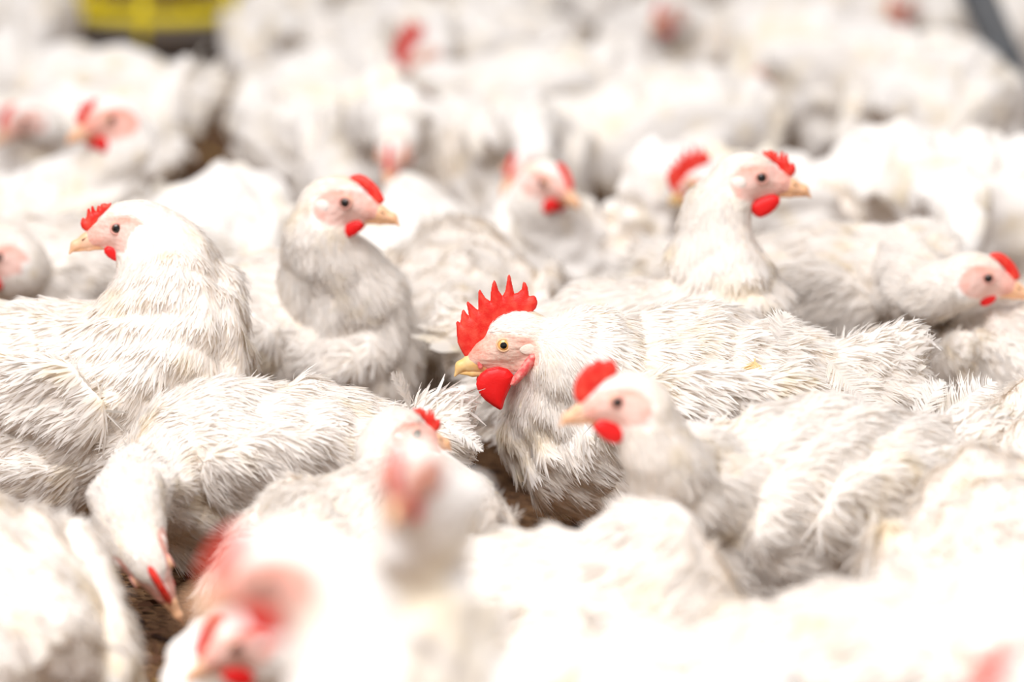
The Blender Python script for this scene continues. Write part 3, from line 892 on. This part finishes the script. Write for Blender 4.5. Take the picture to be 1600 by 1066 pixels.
# ------------------------------------------------------------------ the flock (metres; yaw 0 = towards +x, 90 = away from the door side)
BIRDS = [
    dict(label='large white rooster in sharp focus with tall spiked red comb and long red wattle', tier=3, x=0.1805, y=3.709, yaw=181, h=0.13, eye=(-0.0081, 3.6458, 0.221), hyaw=180, hpitch=0, seed=11, kind='cock', s=1.09, nr=(0.076, 0.041), n0=(0.09, 0, 0.0), np=(-0.066, 0, -0.018), ne=1.0, nb=(0.3, 0.3), pitch=-4, vox=0.003, nf=56000, nu=(0.0, -0.05), tail=(0.9, 0.55), ql=0.75, hs=1.0, plumes={-1: [], 1: [((0.2436, 3.6211, 0.1995), (0.25, -0.5, -0.9), (0, -1, 0.2), 0.045, 0.022, 3), ((0.2559, 3.626, 0.2237), (0.1, -0.6, 0.8), (-0.4, -1, 0.1), 0.04, 0.02, 1), ((0.2767, 3.6095, 0.1926), (0.5, -0.5, -0.8), (0, -1, 0.3), 0.07, 0.03, 1), ((0.2337, 3.6131, 0.2106), (-0.2, -0.5, -0.9), (0, -1, 0.2), 0.05, 0.02, 3), ((0.2675, 3.6034, 0.1624), (0.3, -0.4, -0.8), (0, -1, 0.3), 0.07, 0.03, 1), ((0.3014, 3.6131, 0.2106), (0.6, -0.4, -0.6), (0, -1, 0.3), 0.07, 0.03, 1)]}),
    dict(label='white hen facing left in front of the sharp rooster, curled feather on her tail', tier=3, x=0.2805, y=3.3699, yaw=213, h=0.118, eye=(0.0858, 3.1854, 0.2649), hyaw=190, hpitch=2, seed=12, s=0.98, n0=(0.12, 0, 0.0), nu=(2.5, 2.6), nb=(0.2, 0.55), nr=(0.062, 0.028), hs=0.93, comb='round', plumes={0: [((0.3952, 3.532, 0.1628), (0.65, 0.15, 0.62), (-0.5, -0.6, 0.6), 0.07, 0.032), ((0.3801, 3.5317, 0.161), (0.3, 0.1, 0.8), (-0.6, -0.6, 0.3), 0.05, 0.022), ((0.4001, 3.5219, 0.1632), (0.9, 0.1, 0.25), (-0.2, -0.6, 0.8), 0.055, 0.02)]}, tail=(0.55, 0.8)),
    dict(label='white hen with raised neck and serrated comb facing right, just behind the rooster', tier=3, x=0.1353, y=3.9719, yaw=356, h=0.118, eye=(0.2606, 3.9942, 0.329), hyaw=2, hpitch=0, seed=13, s=0.95, nb=(0.3, 0.45), ne=1.1, hs=1.08),
    dict(label='white hen stretching her neck to the right edge, pink face seen in profile', tier=3, x=0.3536, y=4.2498, yaw=342, h=0.13, eye=(0.5052, 4.0126, 0.2181), hyaw=356, hpitch=6, seed=14, s=0.98, ws=0.62, comb='low', nb=(0.35, 0.5), nu=(0.3, 0.35), nr=(0.062, 0.028)),
    dict(label='white hen with upright neck and low red comb facing right, left of the central rooster', tier=3, x=-0.252, y=4.1156, yaw=322, h=0.122, eye=(-0.1704, 3.989, 0.3032), hyaw=348, hpitch=2, seed=15, s=0.97, ws=0.78, comb='low', nb=(0.3, 0.5), nu=(1.3, 2.4), nr=(0.07, 0.025), ne=1.0, hs=1.08),
    dict(label='large white hen at the left edge with her head turned back to the left', tier=3, x=-0.4452, y=3.7703, yaw=341, h=0.13, eye=(-0.3966, 3.7963, 0.3089), hyaw=186, hpitch=6, seed=16, s=1.06, ws=0.8, nr=(0.08, 0.032), ne=0.8, nb=(0.25, 0.5)),
    dict(label='white hen pecking head down at the litter, long back curving to the right', tier=3, x=-0.2269, y=3.5813, yaw=188, h=0.104, eye=(-0.3203, 3.3111, 0.0794), hyaw=325, hpitch=52, seed=17, s=0.87, comb='low', hroll=50, ql=0.4, nb=(0.25, 0.35), nr=(0.05, 0.026), n0=(0.07, 0, 0.0), nu=(-0.7, -0.3), ne=0.9, tail=(0.9, 0.25), plumes={0: [((-0.0971, 3.5545, 0.1732), (-0.2, 0, 0.9), (0.9, -0.2, 0), 0.035, 0.02), ((-0.0667, 3.5521, 0.1613), (0.9, -0.2, -0.35), (0.2, -0.4, 0.9), 0.045, 0.016)]}),
    dict(label='white hen resting low with only a small red comb showing, right of the pecking hen', tier=3, x=-0.119, y=3.294, yaw=58, h=0.096, eye=(-0.092, 3.3654, 0.1963), hyaw=25, hpitch=5, seed=18, s=0.84, nb=(0.3, 0.3), nr=(0.045, 0.022), hs=0.85),
    dict(label='very blurred white hen near the lens, upright, with orange pink face to the front', tier=1, x=0.0264, y=2.5279, yaw=206, h=0.142, eye=(-0.0703, 2.4132, 0.3814), hyaw=256, hpitch=18, seed=19, s=0.86, flush=0.6, comb='round', nb=(0.3, 0.5), nr=(0.055, 0.026), ne=0.55, hs=0.8, vox=0.0045),
    dict(label='most blurred white hen with a large pale red comb, facing left at the front left', tier=1, x=-0.0389, y=1.9989, yaw=181, h=0.15, eye=(-0.1397, 2.0914, 0.4049), hyaw=184, hpitch=10, seed=20, s=0.95, flush=0.3, nb=(0.3, 0.45), nr=(0.07, 0.028), vox=0.0045, comb='low', hs=1.0),
    dict(label='white hen with lowered head at the bottom edge, just under the most blurred head', tier=1, x=-0.1591, y=2.9149, yaw=236, h=0.088, eye=(-0.2088, 2.7585, 0.1722), hyaw=196, hpitch=18, seed=21, s=0.75, nb=(0.3, 0.3), comb='low', vox=0.0045, hs=0.88),
    dict(label='white hen at the bottom left corner with only her rounded back in frame', tier=2, x=-0.4491, y=3.0895, yaw=118, h=0.094, eye=(-0.5555, 3.1963, 0.1173), hyaw=150, hpitch=20, seed=22, s=1.0, wy=0.078),
    dict(label='white hen lying flat in front of the rooster, head hidden behind her rounded breast', tier=2, x=0.048, y=3.0867, yaw=332, h=0.08, eye=(0.1447, 3.2279, 0.0717), hyaw=40, hpitch=55, seed=23, s=0.88, extra=[((0.1053, 3.0597, 0.1479), (0.042, 0.045, 0.058))], nr=(0.05, 0.03)),
    dict(label='white hen across the bottom edge at right, back sloping down to the left', tier=2, x=0.2802, y=2.8345, yaw=12, h=0.094, eye=(0.4004, 2.7578, 0.169), hyaw=10, hpitch=10, seed=24, s=1.02),
    dict(label='smooth backed white hen cropped by the right edge above the bottom corner', tier=2, x=0.4267, y=3.0916, yaw=98, h=0.104, eye=(0.4845, 3.2967, 0.0085), hyaw=60, hpitch=50, seed=25, s=1.03),
    dict(label='very blurred white hen at the bottom right corner showing only an orange red comb', tier=1, x=0.4028, y=2.1622, yaw=182, h=0.15, eye=(0.2933, 2.1159, 0.3246), hyaw=184, hpitch=5, seed=26, s=0.95, nb=(0.3, 0.4), comb='low', vox=0.005),
    dict(label='white hen at the right edge beside the curled tail feather', tier=2, x=0.5281, y=3.4581, yaw=92, h=0.1, eye=(0.5922, 3.6762, 0.0689), hyaw=60, hpitch=50, seed=27, s=1.0),
    dict(label='white hen at the right edge under the beak of the neck-stretching hen', tier=2, x=0.5837, y=4.0282, yaw=118, h=0.094, eye=(0.5733, 4.1991, 0.0306), hyaw=100, hpitch=50, seed=28, s=0.95),
    dict(label='white hen cut by the left edge with red and orange face just in frame', tier=2, x=-0.54, y=4.4196, yaw=205, h=0.112, eye=(-0.5874, 4.263, 0.1952), hyaw=214, hpitch=5, seed=29, s=0.95, comb='low', nr=(0.066, 0.03)),
    dict(label='white hen turned away between the two upright hens, head out of sight', tier=2, x=-0.0626, y=4.3356, yaw=90, h=0.1, eye=(-0.0629, 4.624, 0.013), hyaw=100, hpitch=50, seed=30, s=1.0),
    dict(label='blurred white hen facing front right with thin orange red comb, behind the central rooster', tier=1, x=0.0405, y=4.7821, yaw=282, h=0.088, eye=(0.0513, 4.6057, 0.2245), hyaw=312, hpitch=10, seed=31, s=0.88, comb='low', nr=(0.056, 0.025), nu=(1.2, 2.2), ne=0.9),
    dict(label='blurred white hen with pink comb edge, just left behind the front facing hen', tier=1, x=0.0108, y=5.3396, yaw=262, h=0.12, eye=(0.0067, 4.9645, 0.1824), hyaw=245, hpitch=8, seed=32, s=0.9, comb='low'),
    dict(label='blurred white bird with wide red comb, half hidden behind the serrated-combed hen', tier=1, x=0.2714, y=4.7947, yaw=205, h=0.15, eye=(0.2214, 4.6054, 0.223), hyaw=162, hpitch=8, seed=33, s=0.86, comb='cock', hs=0.75, skip=('wattle', 'earlobe', 'ear_tuft')),
    dict(label='big blurred white hen sitting at the right with creamy rounded shoulders', tier=1, x=0.5962, y=4.8334, yaw=160, h=0.14, eye=(0.506, 4.5255, 0.131), hyaw=200, hpitch=40, seed=34, s=1.02),
    dict(label='blurred white hen at the left facing front with red comb and bright wattle', tier=1, x=-0.5673, y=4.9478, yaw=262, h=0.1, eye=(-0.52, 4.8193, 0.2715), hyaw=222, hpitch=5, seed=35, s=0.98, hs=1.12, flush=0.3, n0=(0.075, 0, 0.02), nr=(0.056, 0.028), nb=(0.12, 0.3), nu=(1.0, 2.0), ne=0.8),
    dict(label='blurred white hen with plain rounded back behind the two upright hens at left', tier=1, x=-0.3689, y=4.6861, yaw=78, h=0.118, eye=(-0.3, 4.919, 0.0589), hyaw=90, hpitch=50, seed=36, s=0.9),
    dict(label='blurred creamy white hen with orange pink face lowered, above the low-combed hen', tier=1, x=-0.1705, y=5.382, yaw=262, h=0.128, eye=(-0.1576, 4.9777, 0.1973), hyaw=262, hpitch=25, seed=37, s=1.02, comb='low', nb=(0.3, 0.3)),
    dict(label='blurred plain white hen back between the small pink combs and the low-combed hen', tier=1, x=-0.1291, y=4.7633, yaw=92, h=0.096, eye=(-0.1349, 4.9764, 0.0399), hyaw=100, hpitch=50, seed=38, s=0.82),
    dict(label='blurred white hen with high rounded back, above the front facing hen', tier=1, x=0.2278, y=5.5273, yaw=20, h=0.14, eye=(0.275, 5.4364, 0.0946), hyaw=50, hpitch=30, seed=39, s=0.98),
    dict(label='blurred bird with large dark red comb, head low, top centre left', tier=1, x=-0.0744, y=6.3435, yaw=215, h=0.14, eye=(-0.1538, 6.1172, 0.1812), hyaw=215, hpitch=25, seed=40, s=1.0, comb='cock', hs=1.05),
    dict(label='far creamy white hen lying side on, right of the dark red comb', tier=1, x=0.07, y=5.9534, yaw=2, h=0.128, eye=(0.19, 5.9446, 0.0845), hyaw=20, hpitch=50, seed=41, s=1.0),
    dict(label='far white hen standing tall over the open litter at right, orange legs showing', tier=1, x=0.4909, y=5.9145, yaw=168, h=0.188, eye=(0.3737, 5.8631, 0.1859), hyaw=190, hpitch=40, seed=42, s=0.95),
    dict(label='far white hen with domed back beside the grey sloping pipe', tier=1, x=0.6402, y=5.7007, yaw=60, h=0.14, eye=(0.7473, 5.8514, 0.128), hyaw=60, hpitch=50, seed=43, s=1.02),
    dict(label='far white hen under a red comb cut by the top edge, right of centre', tier=1, x=0.2695, y=6.566, yaw=250, h=0.13, eye=(0.2531, 6.3608, 0.225), hyaw=240, hpitch=5, seed=44, s=0.95),
    dict(label='far white hen whose red comb touches the top edge left of the grey pipe', tier=1, x=0.6919, y=6.719, yaw=230, h=0.13, eye=(0.6594, 6.5329, 0.2183), hyaw=235, hpitch=10, seed=45, s=0.95),
    dict(label='far white hen with pale back right of the brown litter gap at upper left', tier=1, x=-0.295, y=5.9534, yaw=62, h=0.128, eye=(-0.2893, 6.1509, 0.0959), hyaw=60, hpitch=50, seed=46, s=0.92),
    dict(label='far white hen lying in front of the dark red comb, plain cream back', tier=1, x=-0.2414, y=5.6252, yaw=165, h=0.12, eye=(-0.348, 5.7234, 0.0), hyaw=140, hpitch=50, seed=47, s=0.95),
    dict(label='far white hen with pointed upright tail left of the brown litter gap', tier=1, x=-0.6401, y=5.4936, yaw=183, h=0.125, eye=(-0.6912, 5.3544, 0.1933), hyaw=200, hpitch=20, seed=48, s=0.9, pitch=5, tail=(1.7, 1.5), skip=('wattle',), comb='low'),
    dict(label='far white hen at the upper left edge, plain back in soft focus', tier=1, x=-0.86, y=5.9538, yaw=60, h=0.13, eye=(-0.7015, 6.0578, 0.1397), hyaw=60, hpitch=40, seed=49, s=1.0),
    dict(label='far white hen left of the brown litter gap below the yellow feeder', tier=1, x=-0.6249, y=5.9248, yaw=170, h=0.138, eye=(-0.7, 5.9624, 0.1728), hyaw=165, hpitch=45, seed=50, s=0.82),
    dict(label='far white hen right of the standing orange-legged hen, high plain back', tier=1, x=0.464, y=6.519, yaw=100, h=0.15, eye=(0.4781, 6.7033, 0.0523), hyaw=90, hpitch=50, seed=51, s=0.95),
    dict(label='one of the farthest, fully blurred white hens crowded along the top edge', tier=1, x=-0.0232, y=6.9231, yaw=80, h=0.13, eye=(0.0141, 7.1348, 0.105), hyaw=80, hpitch=45, seed=52, s=0.95, group='farthest white hens along the top edge', vox=0.0085, comb='low'),
    dict(label='one of the farthest, fully blurred white hens crowded along the top edge', tier=1, x=-0.3976, y=6.6884, yaw=95, h=0.13, eye=(-0.4163, 6.9026, 0.105), hyaw=95, hpitch=45, seed=53, s=0.95, group='farthest white hens along the top edge', vox=0.0085, comb='low'),
    dict(label='one of the farthest, fully blurred white hens crowded along the top edge', tier=1, x=-0.9035, y=6.9231, yaw=80, h=0.13, eye=(-0.8662, 7.1348, 0.105), hyaw=80, hpitch=45, seed=54, s=0.95, group='farthest white hens along the top edge', vox=0.0085, comb='low'),
    dict(label='one of the farthest, fully blurred white hens crowded along the top edge', tier=1, x=0.5363, y=7.1272, yaw=75, h=0.13, eye=(0.5919, 7.3349, 0.105), hyaw=75, hpitch=45, seed=55, s=0.95, group='farthest white hens along the top edge', vox=0.0085, comb='low'),
    dict(label='one of the farthest, fully blurred white hens crowded along the top edge', tier=1, x=0.8867, y=6.9741, yaw=110, h=0.13, eye=(0.8132, 7.1761, 0.105), hyaw=110, hpitch=45, seed=56, s=0.95, group='farthest white hens along the top edge', vox=0.0085, comb='low'),
    dict(label='one of the farthest, fully blurred white hens crowded along the top edge', tier=1, x=1.067, y=6.566, yaw=90, h=0.13, eye=(1.067, 6.781, 0.105), hyaw=90, hpitch=45, seed=57, s=0.95, group='farthest white hens along the top edge', vox=0.0085, comb='low'),
    dict(label='one of the farthest, fully blurred white hens crowded along the top edge', tier=1, x=-0.205, y=6.617, yaw=100, h=0.13, eye=(-0.2423, 6.8287, 0.105), hyaw=100, hpitch=45, seed=58, s=0.95, group='farthest white hens along the top edge', vox=0.0085, comb='low'),
    dict(label='one of the farthest, fully blurred white hens crowded along the top edge', tier=1, x=-1.0707, y=7.2802, yaw=80, h=0.13, eye=(-1.0334, 7.4919, 0.105), hyaw=80, hpitch=45, seed=59, s=0.95, group='farthest white hens along the top edge', vox=0.0085, comb='low'),
    dict(label='one of the farthest, fully blurred white hens crowded along the top edge', tier=1, x=-0.3477, y=7.4333, yaw=100, h=0.13, eye=(-0.385, 7.645, 0.105), hyaw=100, hpitch=45, seed=60, s=0.95, group='farthest white hens along the top edge', vox=0.0085, comb='low'),
    dict(label='one of the farthest, fully blurred white hens crowded along the top edge', tier=1, x=-0.1, y=7.4843, yaw=75, h=0.13, eye=(-0.0444, 7.692, 0.105), hyaw=75, hpitch=45, seed=61, s=0.95, group='farthest white hens along the top edge', vox=0.0085, comb='low'),
    dict(label='one of the farthest, fully blurred white hens crowded along the top edge', tier=1, x=0.1973, y=7.3823, yaw=100, h=0.13, eye=(0.16, 7.594, 0.105), hyaw=100, hpitch=45, seed=62, s=0.95, group='farthest white hens along the top edge', vox=0.0085, comb='low'),
    dict(label='one of the farthest, fully blurred white hens crowded along the top edge', tier=1, x=0.3927, y=7.5863, yaw=85, h=0.13, eye=(0.4114, 7.8005, 0.105), hyaw=85, hpitch=45, seed=63, s=0.95, group='farthest white hens along the top edge', vox=0.0085, comb='low'),
    dict(label='one of the farthest, fully blurred white hens crowded along the top edge', tier=1, x=0.755, y=7.5353, yaw=95, h=0.13, eye=(0.7363, 7.7495, 0.105), hyaw=95, hpitch=45, seed=64, s=0.95, group='farthest white hens along the top edge', vox=0.0085, comb='low'),
    dict(label='one of the farthest, fully blurred white hens crowded along the top edge', tier=1, x=1.147, y=7.3823, yaw=80, h=0.13, eye=(1.1843, 7.594, 0.105), hyaw=80, hpitch=45, seed=65, s=0.95, group='farthest white hens along the top edge', vox=0.0085, comb='low'),
    dict(label='one of the farthest, fully blurred white hens crowded along the top edge', tier=1, x=-0.9867, y=7.9945, yaw=95, h=0.13, eye=(-1.0054, 8.2087, 0.105), hyaw=95, hpitch=45, seed=66, s=0.95, group='farthest white hens along the top edge', vox=0.0085, comb='low'),
    dict(label='one of the farthest, fully blurred white hens crowded along the top edge', tier=1, x=-0.4964, y=8.0455, yaw=80, h=0.13, eye=(-0.4591, 8.2572, 0.105), hyaw=80, hpitch=45, seed=67, s=0.95, group='farthest white hens along the top edge', vox=0.0085, comb='low'),
    dict(label='one of the farthest, fully blurred white hens crowded along the top edge', tier=1, x=-0.2295, y=8.0965, yaw=100, h=0.13, eye=(-0.2668, 8.3082, 0.105), hyaw=100, hpitch=45, seed=68, s=0.95, group='farthest white hens along the top edge', vox=0.0085, comb='low'),
    dict(label='one of the farthest, fully blurred white hens crowded along the top edge', tier=1, x=0.0667, y=7.9945, yaw=85, h=0.13, eye=(0.0854, 8.2087, 0.105), hyaw=85, hpitch=45, seed=69, s=0.95, group='farthest white hens along the top edge', vox=0.0085, comb='low'),
    dict(label='one of the farthest, fully blurred white hens crowded along the top edge', tier=1, x=0.3143, y=8.1985, yaw=100, h=0.13, eye=(0.277, 8.4102, 0.105), hyaw=100, hpitch=45, seed=70, s=0.95, group='farthest white hens along the top edge', vox=0.0085, comb='low'),
    dict(label='one of the farthest, fully blurred white hens crowded along the top edge', tier=1, x=0.5805, y=8.0965, yaw=75, h=0.13, eye=(0.6361, 8.3042, 0.105), hyaw=75, hpitch=45, seed=71, s=0.95, group='farthest white hens along the top edge', vox=0.0085, comb='low'),
    dict(label='one of the farthest, fully blurred white hens crowded along the top edge', tier=1, x=0.9315, y=8.0965, yaw=100, h=0.13, eye=(0.8942, 8.3082, 0.105), hyaw=100, hpitch=45, seed=72, s=0.95, group='farthest white hens along the top edge', vox=0.0085, comb='low'),
    dict(label='one of the farthest, fully blurred white hens crowded along the top edge', tier=1, x=1.1067, y=7.9945, yaw=80, h=0.13, eye=(1.144, 8.2062, 0.105), hyaw=80, hpitch=45, seed=73, s=0.95, group='farthest white hens along the top edge', vox=0.0085, comb='low'),
]
FEEDER = (-0.6597, 7.27)
PIPE = ((0.8694, 6.2335, 0.0), (0.7373, 6.3202, 0.3269))
for b in BIRDS:
    build_bird(b)

# ------------------------------------------------------------------ floor and litter
def litter_mat():
    m, nt, out = mat('brown_wood_shaving_litter')
    tc = node(nt, 'ShaderNodeTexCoord')
    n1 = node(nt, 'ShaderNodeTexNoise', Scale=6.0, Detail=6.0)
    n2 = node(nt, 'ShaderNodeTexNoise', Scale=70.0, Detail=5.0)
    vo = node(nt, 'ShaderNodeTexVoronoi', Scale=95.0)
    for n in (n1, n2, vo):
        nt.links.new(tc.outputs['Object'], n.inputs['Vector'])
    r1 = node(nt, 'ShaderNodeValToRGB')
    r1.color_ramp.elements[0].position = .30; r1.color_ramp.elements[0].color = (.055, .026, .018, 1)
    r1.color_ramp.elements[1].position = .72; r1.color_ramp.elements[1].color = (.30, .17, .085, 1)
    mixn = node(nt, 'ShaderNodeMath', operation='MULTIPLY_ADD')
    mixn.inputs[1].default_value = .55
    nt.links.new(n2.outputs['Fac'], mixn.inputs[0])
    sc = node(nt, 'ShaderNodeMath', operation='MULTIPLY'); sc.inputs[1].default_value = .5
    nt.links.new(n1.outputs['Fac'], sc.inputs[0]); nt.links.new(sc.outputs[0], mixn.inputs[2])
    nt.links.new(mixn.outputs[0], r1.inputs[0])
    p = node(nt, 'ShaderNodeBsdfPrincipled'); p.inputs['Roughness'].default_value = .95
    p.inputs['Specular IOR Level'].default_value = .1
    nt.links.new(r1.outputs[0], p.inputs['Base Color'])
    bp = node(nt, 'ShaderNodeBump', Strength=.9, Distance=.01)
    nt.links.new(vo.outputs['Distance'], bp.inputs['Height'])
    nt.links.new(bp.outputs[0], p.inputs['Normal'])
    nt.links.new(p.outputs[0], out.inputs['Surface'])
    return m
gx = np.linspace(-7, 7, 2); gy = np.linspace(-2, 16, 2)
fl = link('floor', mesh_np('floor', [(-7, -2, 0), (7, -2, 0), (7, 16, 0), (-7, 16, 0)], [(0, 1, 2, 3)], litter_mat()))
tag(fl, kind='structure')

rng = np.random.default_rng(3)
n = 9000
yy = rng.uniform(2.3, 7.6, n); xx = rng.uniform(-.17, .17, n) * yy
P = np.stack([xx, yy, np.full(n, .001) + rng.random(n) * .006], 1)
a = rng.uniform(0, 6.28, n)
T = np.stack([np.cos(a), np.sin(a), np.zeros(n)], 1)
N = nrm(np.stack([rng.normal(0, .25, n), rng.normal(0, .25, n), np.ones(n)], 1))
T = nrm(T - N * (T * N).sum(1, keepdims=True))
V, Q = blades(P, N, T, rng.uniform(.008, .034, n), rng.uniform(.003, .009, n), rng.uniform(0, .25, n), rng, droop=.0, roll=.3)
V[:, 2] = np.maximum(V[:, 2], .0008)
pick = rng.choice(3, n, p=[.55, .33, .12])
M1 = simple('brown_shaving', (.13, .065, .038), .9, .1)
M2 = simple('dark_litter_crumb', (.05, .026, .02), .95, .1)
M3 = simple('yellow_straw', (.56, .36, .09), .7, .15)
lit = link('litter', mesh_np('litter', V, Q, [M1, M2, M3], np.repeat(pick, 3)))
tag(lit, 'brown wood shavings and straw bits strewn over the barn floor', 'litter', kind='stuff')

# ------------------------------------------------------------------ pan feeder
M_YEL = simple('yellow_plastic', (.97, .78, .015), .4, .4)
M_PAN = simple('grey_feed_pan', (.19, .17, .16), .55, .3)
M_FEED = simple('brown_feed_mash', (.30, .19, .10), .95, .1, bump=(160.0, .8, .003))

def lathe(name, prof, m, seg=56, closed=False):
    V, Q = [], []
    for r, z in prof:
        for k in range(seg):
            t = 2 * math.pi * k / seg
            V.append((r * math.cos(t), r * math.sin(t), z))
    rows = len(prof)
    for i in range(rows if closed else rows - 1):
        for k in range(seg):
            i2 = (i + 1) % rows
            Q.append((i * seg + k, i * seg + (k + 1) % seg, i2 * seg + (k + 1) % seg, i2 * seg + k))
    return mesh_np(name, np.array(V), np.array(Q), m)

def tube(name, pts, r, m, seg=12):
    f = Field()
    for p, q in zip(pts[:-1], pts[1:]):
        f.cone(p, q, r, r, .003)
    lo, hi = f.box(r)
    V, Q = polygonise(f, lo, hi, r * .42)
    return mesh_np(name, V, Q, m)

fx, fy = FEEDER
feeder = bpy.data.objects.new('pan_feeder', None)
COL.objects.link(feeder)
feeder.location = (fx, fy, 0)
tag(feeder, 'round poultry pan feeder with yellow grille ring over a dark grey pan', 'feeder')
link('pan', lathe('pan', [(.0, .034), (.100, .034), (.140, .046), (.166, .088), (.176, .092), (.176, .096), (.162, .096), (.136, .054), (.098, .042), (.0, .042)], M_PAN), feeder)
link('pan_foot', lathe('pan_foot', [(.0, .001), (.085, .001), (.085, .008), (.060, .014), (.055, .036), (.0, .036)], M_PAN), feeder)
link('feed', lathe('feed', [(.0, .080), (.07, .072), (.12, .062), (.142, .060)], M_FEED), feeder)
RZ = .130
prof = [(.186 + .0115 * math.cos(t), RZ + .012 * math.sin(t)) for t in np.linspace(0, 2 * math.pi, 13)[:-1]]
link('grille_ring', lathe('grille_ring', prof, M_YEL, 72, True), feeder)
prof = [(.062 + .008 * math.cos(t), .190 + .010 * math.sin(t)) for t in np.linspace(0, 2 * math.pi, 11)[:-1]]
link('hub', lathe('hub', [(.040, .28), (.046, .28), (.050, .235), (.072, .222), (.076, .205), (.066, .200), (.044, .225), (.040, .28)], M_YEL), feeder)
for k in range(6):
    t = 2 * math.pi * k / 6 + math.radians(-98.5)
    c, s_ = math.cos(t), math.sin(t)
    link('spoke', tube('spoke', [np.array([.066 * c, .066 * s_, .212]), np.array([.150 * c, .150 * s_, .182]), np.array([.186 * c, .186 * s_, RZ + .002]), np.array([.176 * c, .176 * s_, .092])], .0080, M_YEL), feeder)
link('drop_tube', lathe('drop_tube', [(.0, .24), (.041, .24), (.041, .56), (.0, .56)], M_YEL, 32), feeder)

# ------------------------------------------------------------------ grey sloping pipe at the right
M_PIPE = simple('dark_grey_pipe', (.105, .115, .125), .5, .4, noise=(30.0, (.15, .155, .16), .4, .65))
pipe = bpy.data.objects.new('sloping_pipe', None)
COL.objects.link(pipe)
pa, pb = np.array(PIPE[0]), np.array(PIPE[1])
pipe.location = pa
tag(pipe, 'dark grey pipe sloping up from the litter at the top right corner', 'pipe')
dv = pb - pa
link('tube', tube('tube', [np.array([0, 0, .030]), dv], .030, M_PIPE), pipe)
link('collar', tube('collar', [dv * .46, dv * .52], .038, M_PIPE), pipe)
link('foot', lathe('foot', [(.0, .0005), (.052, .0005), (.052, .008), (.040, .016), (.034, .040), (.0, .040)], M_PIPE, 32), pipe)
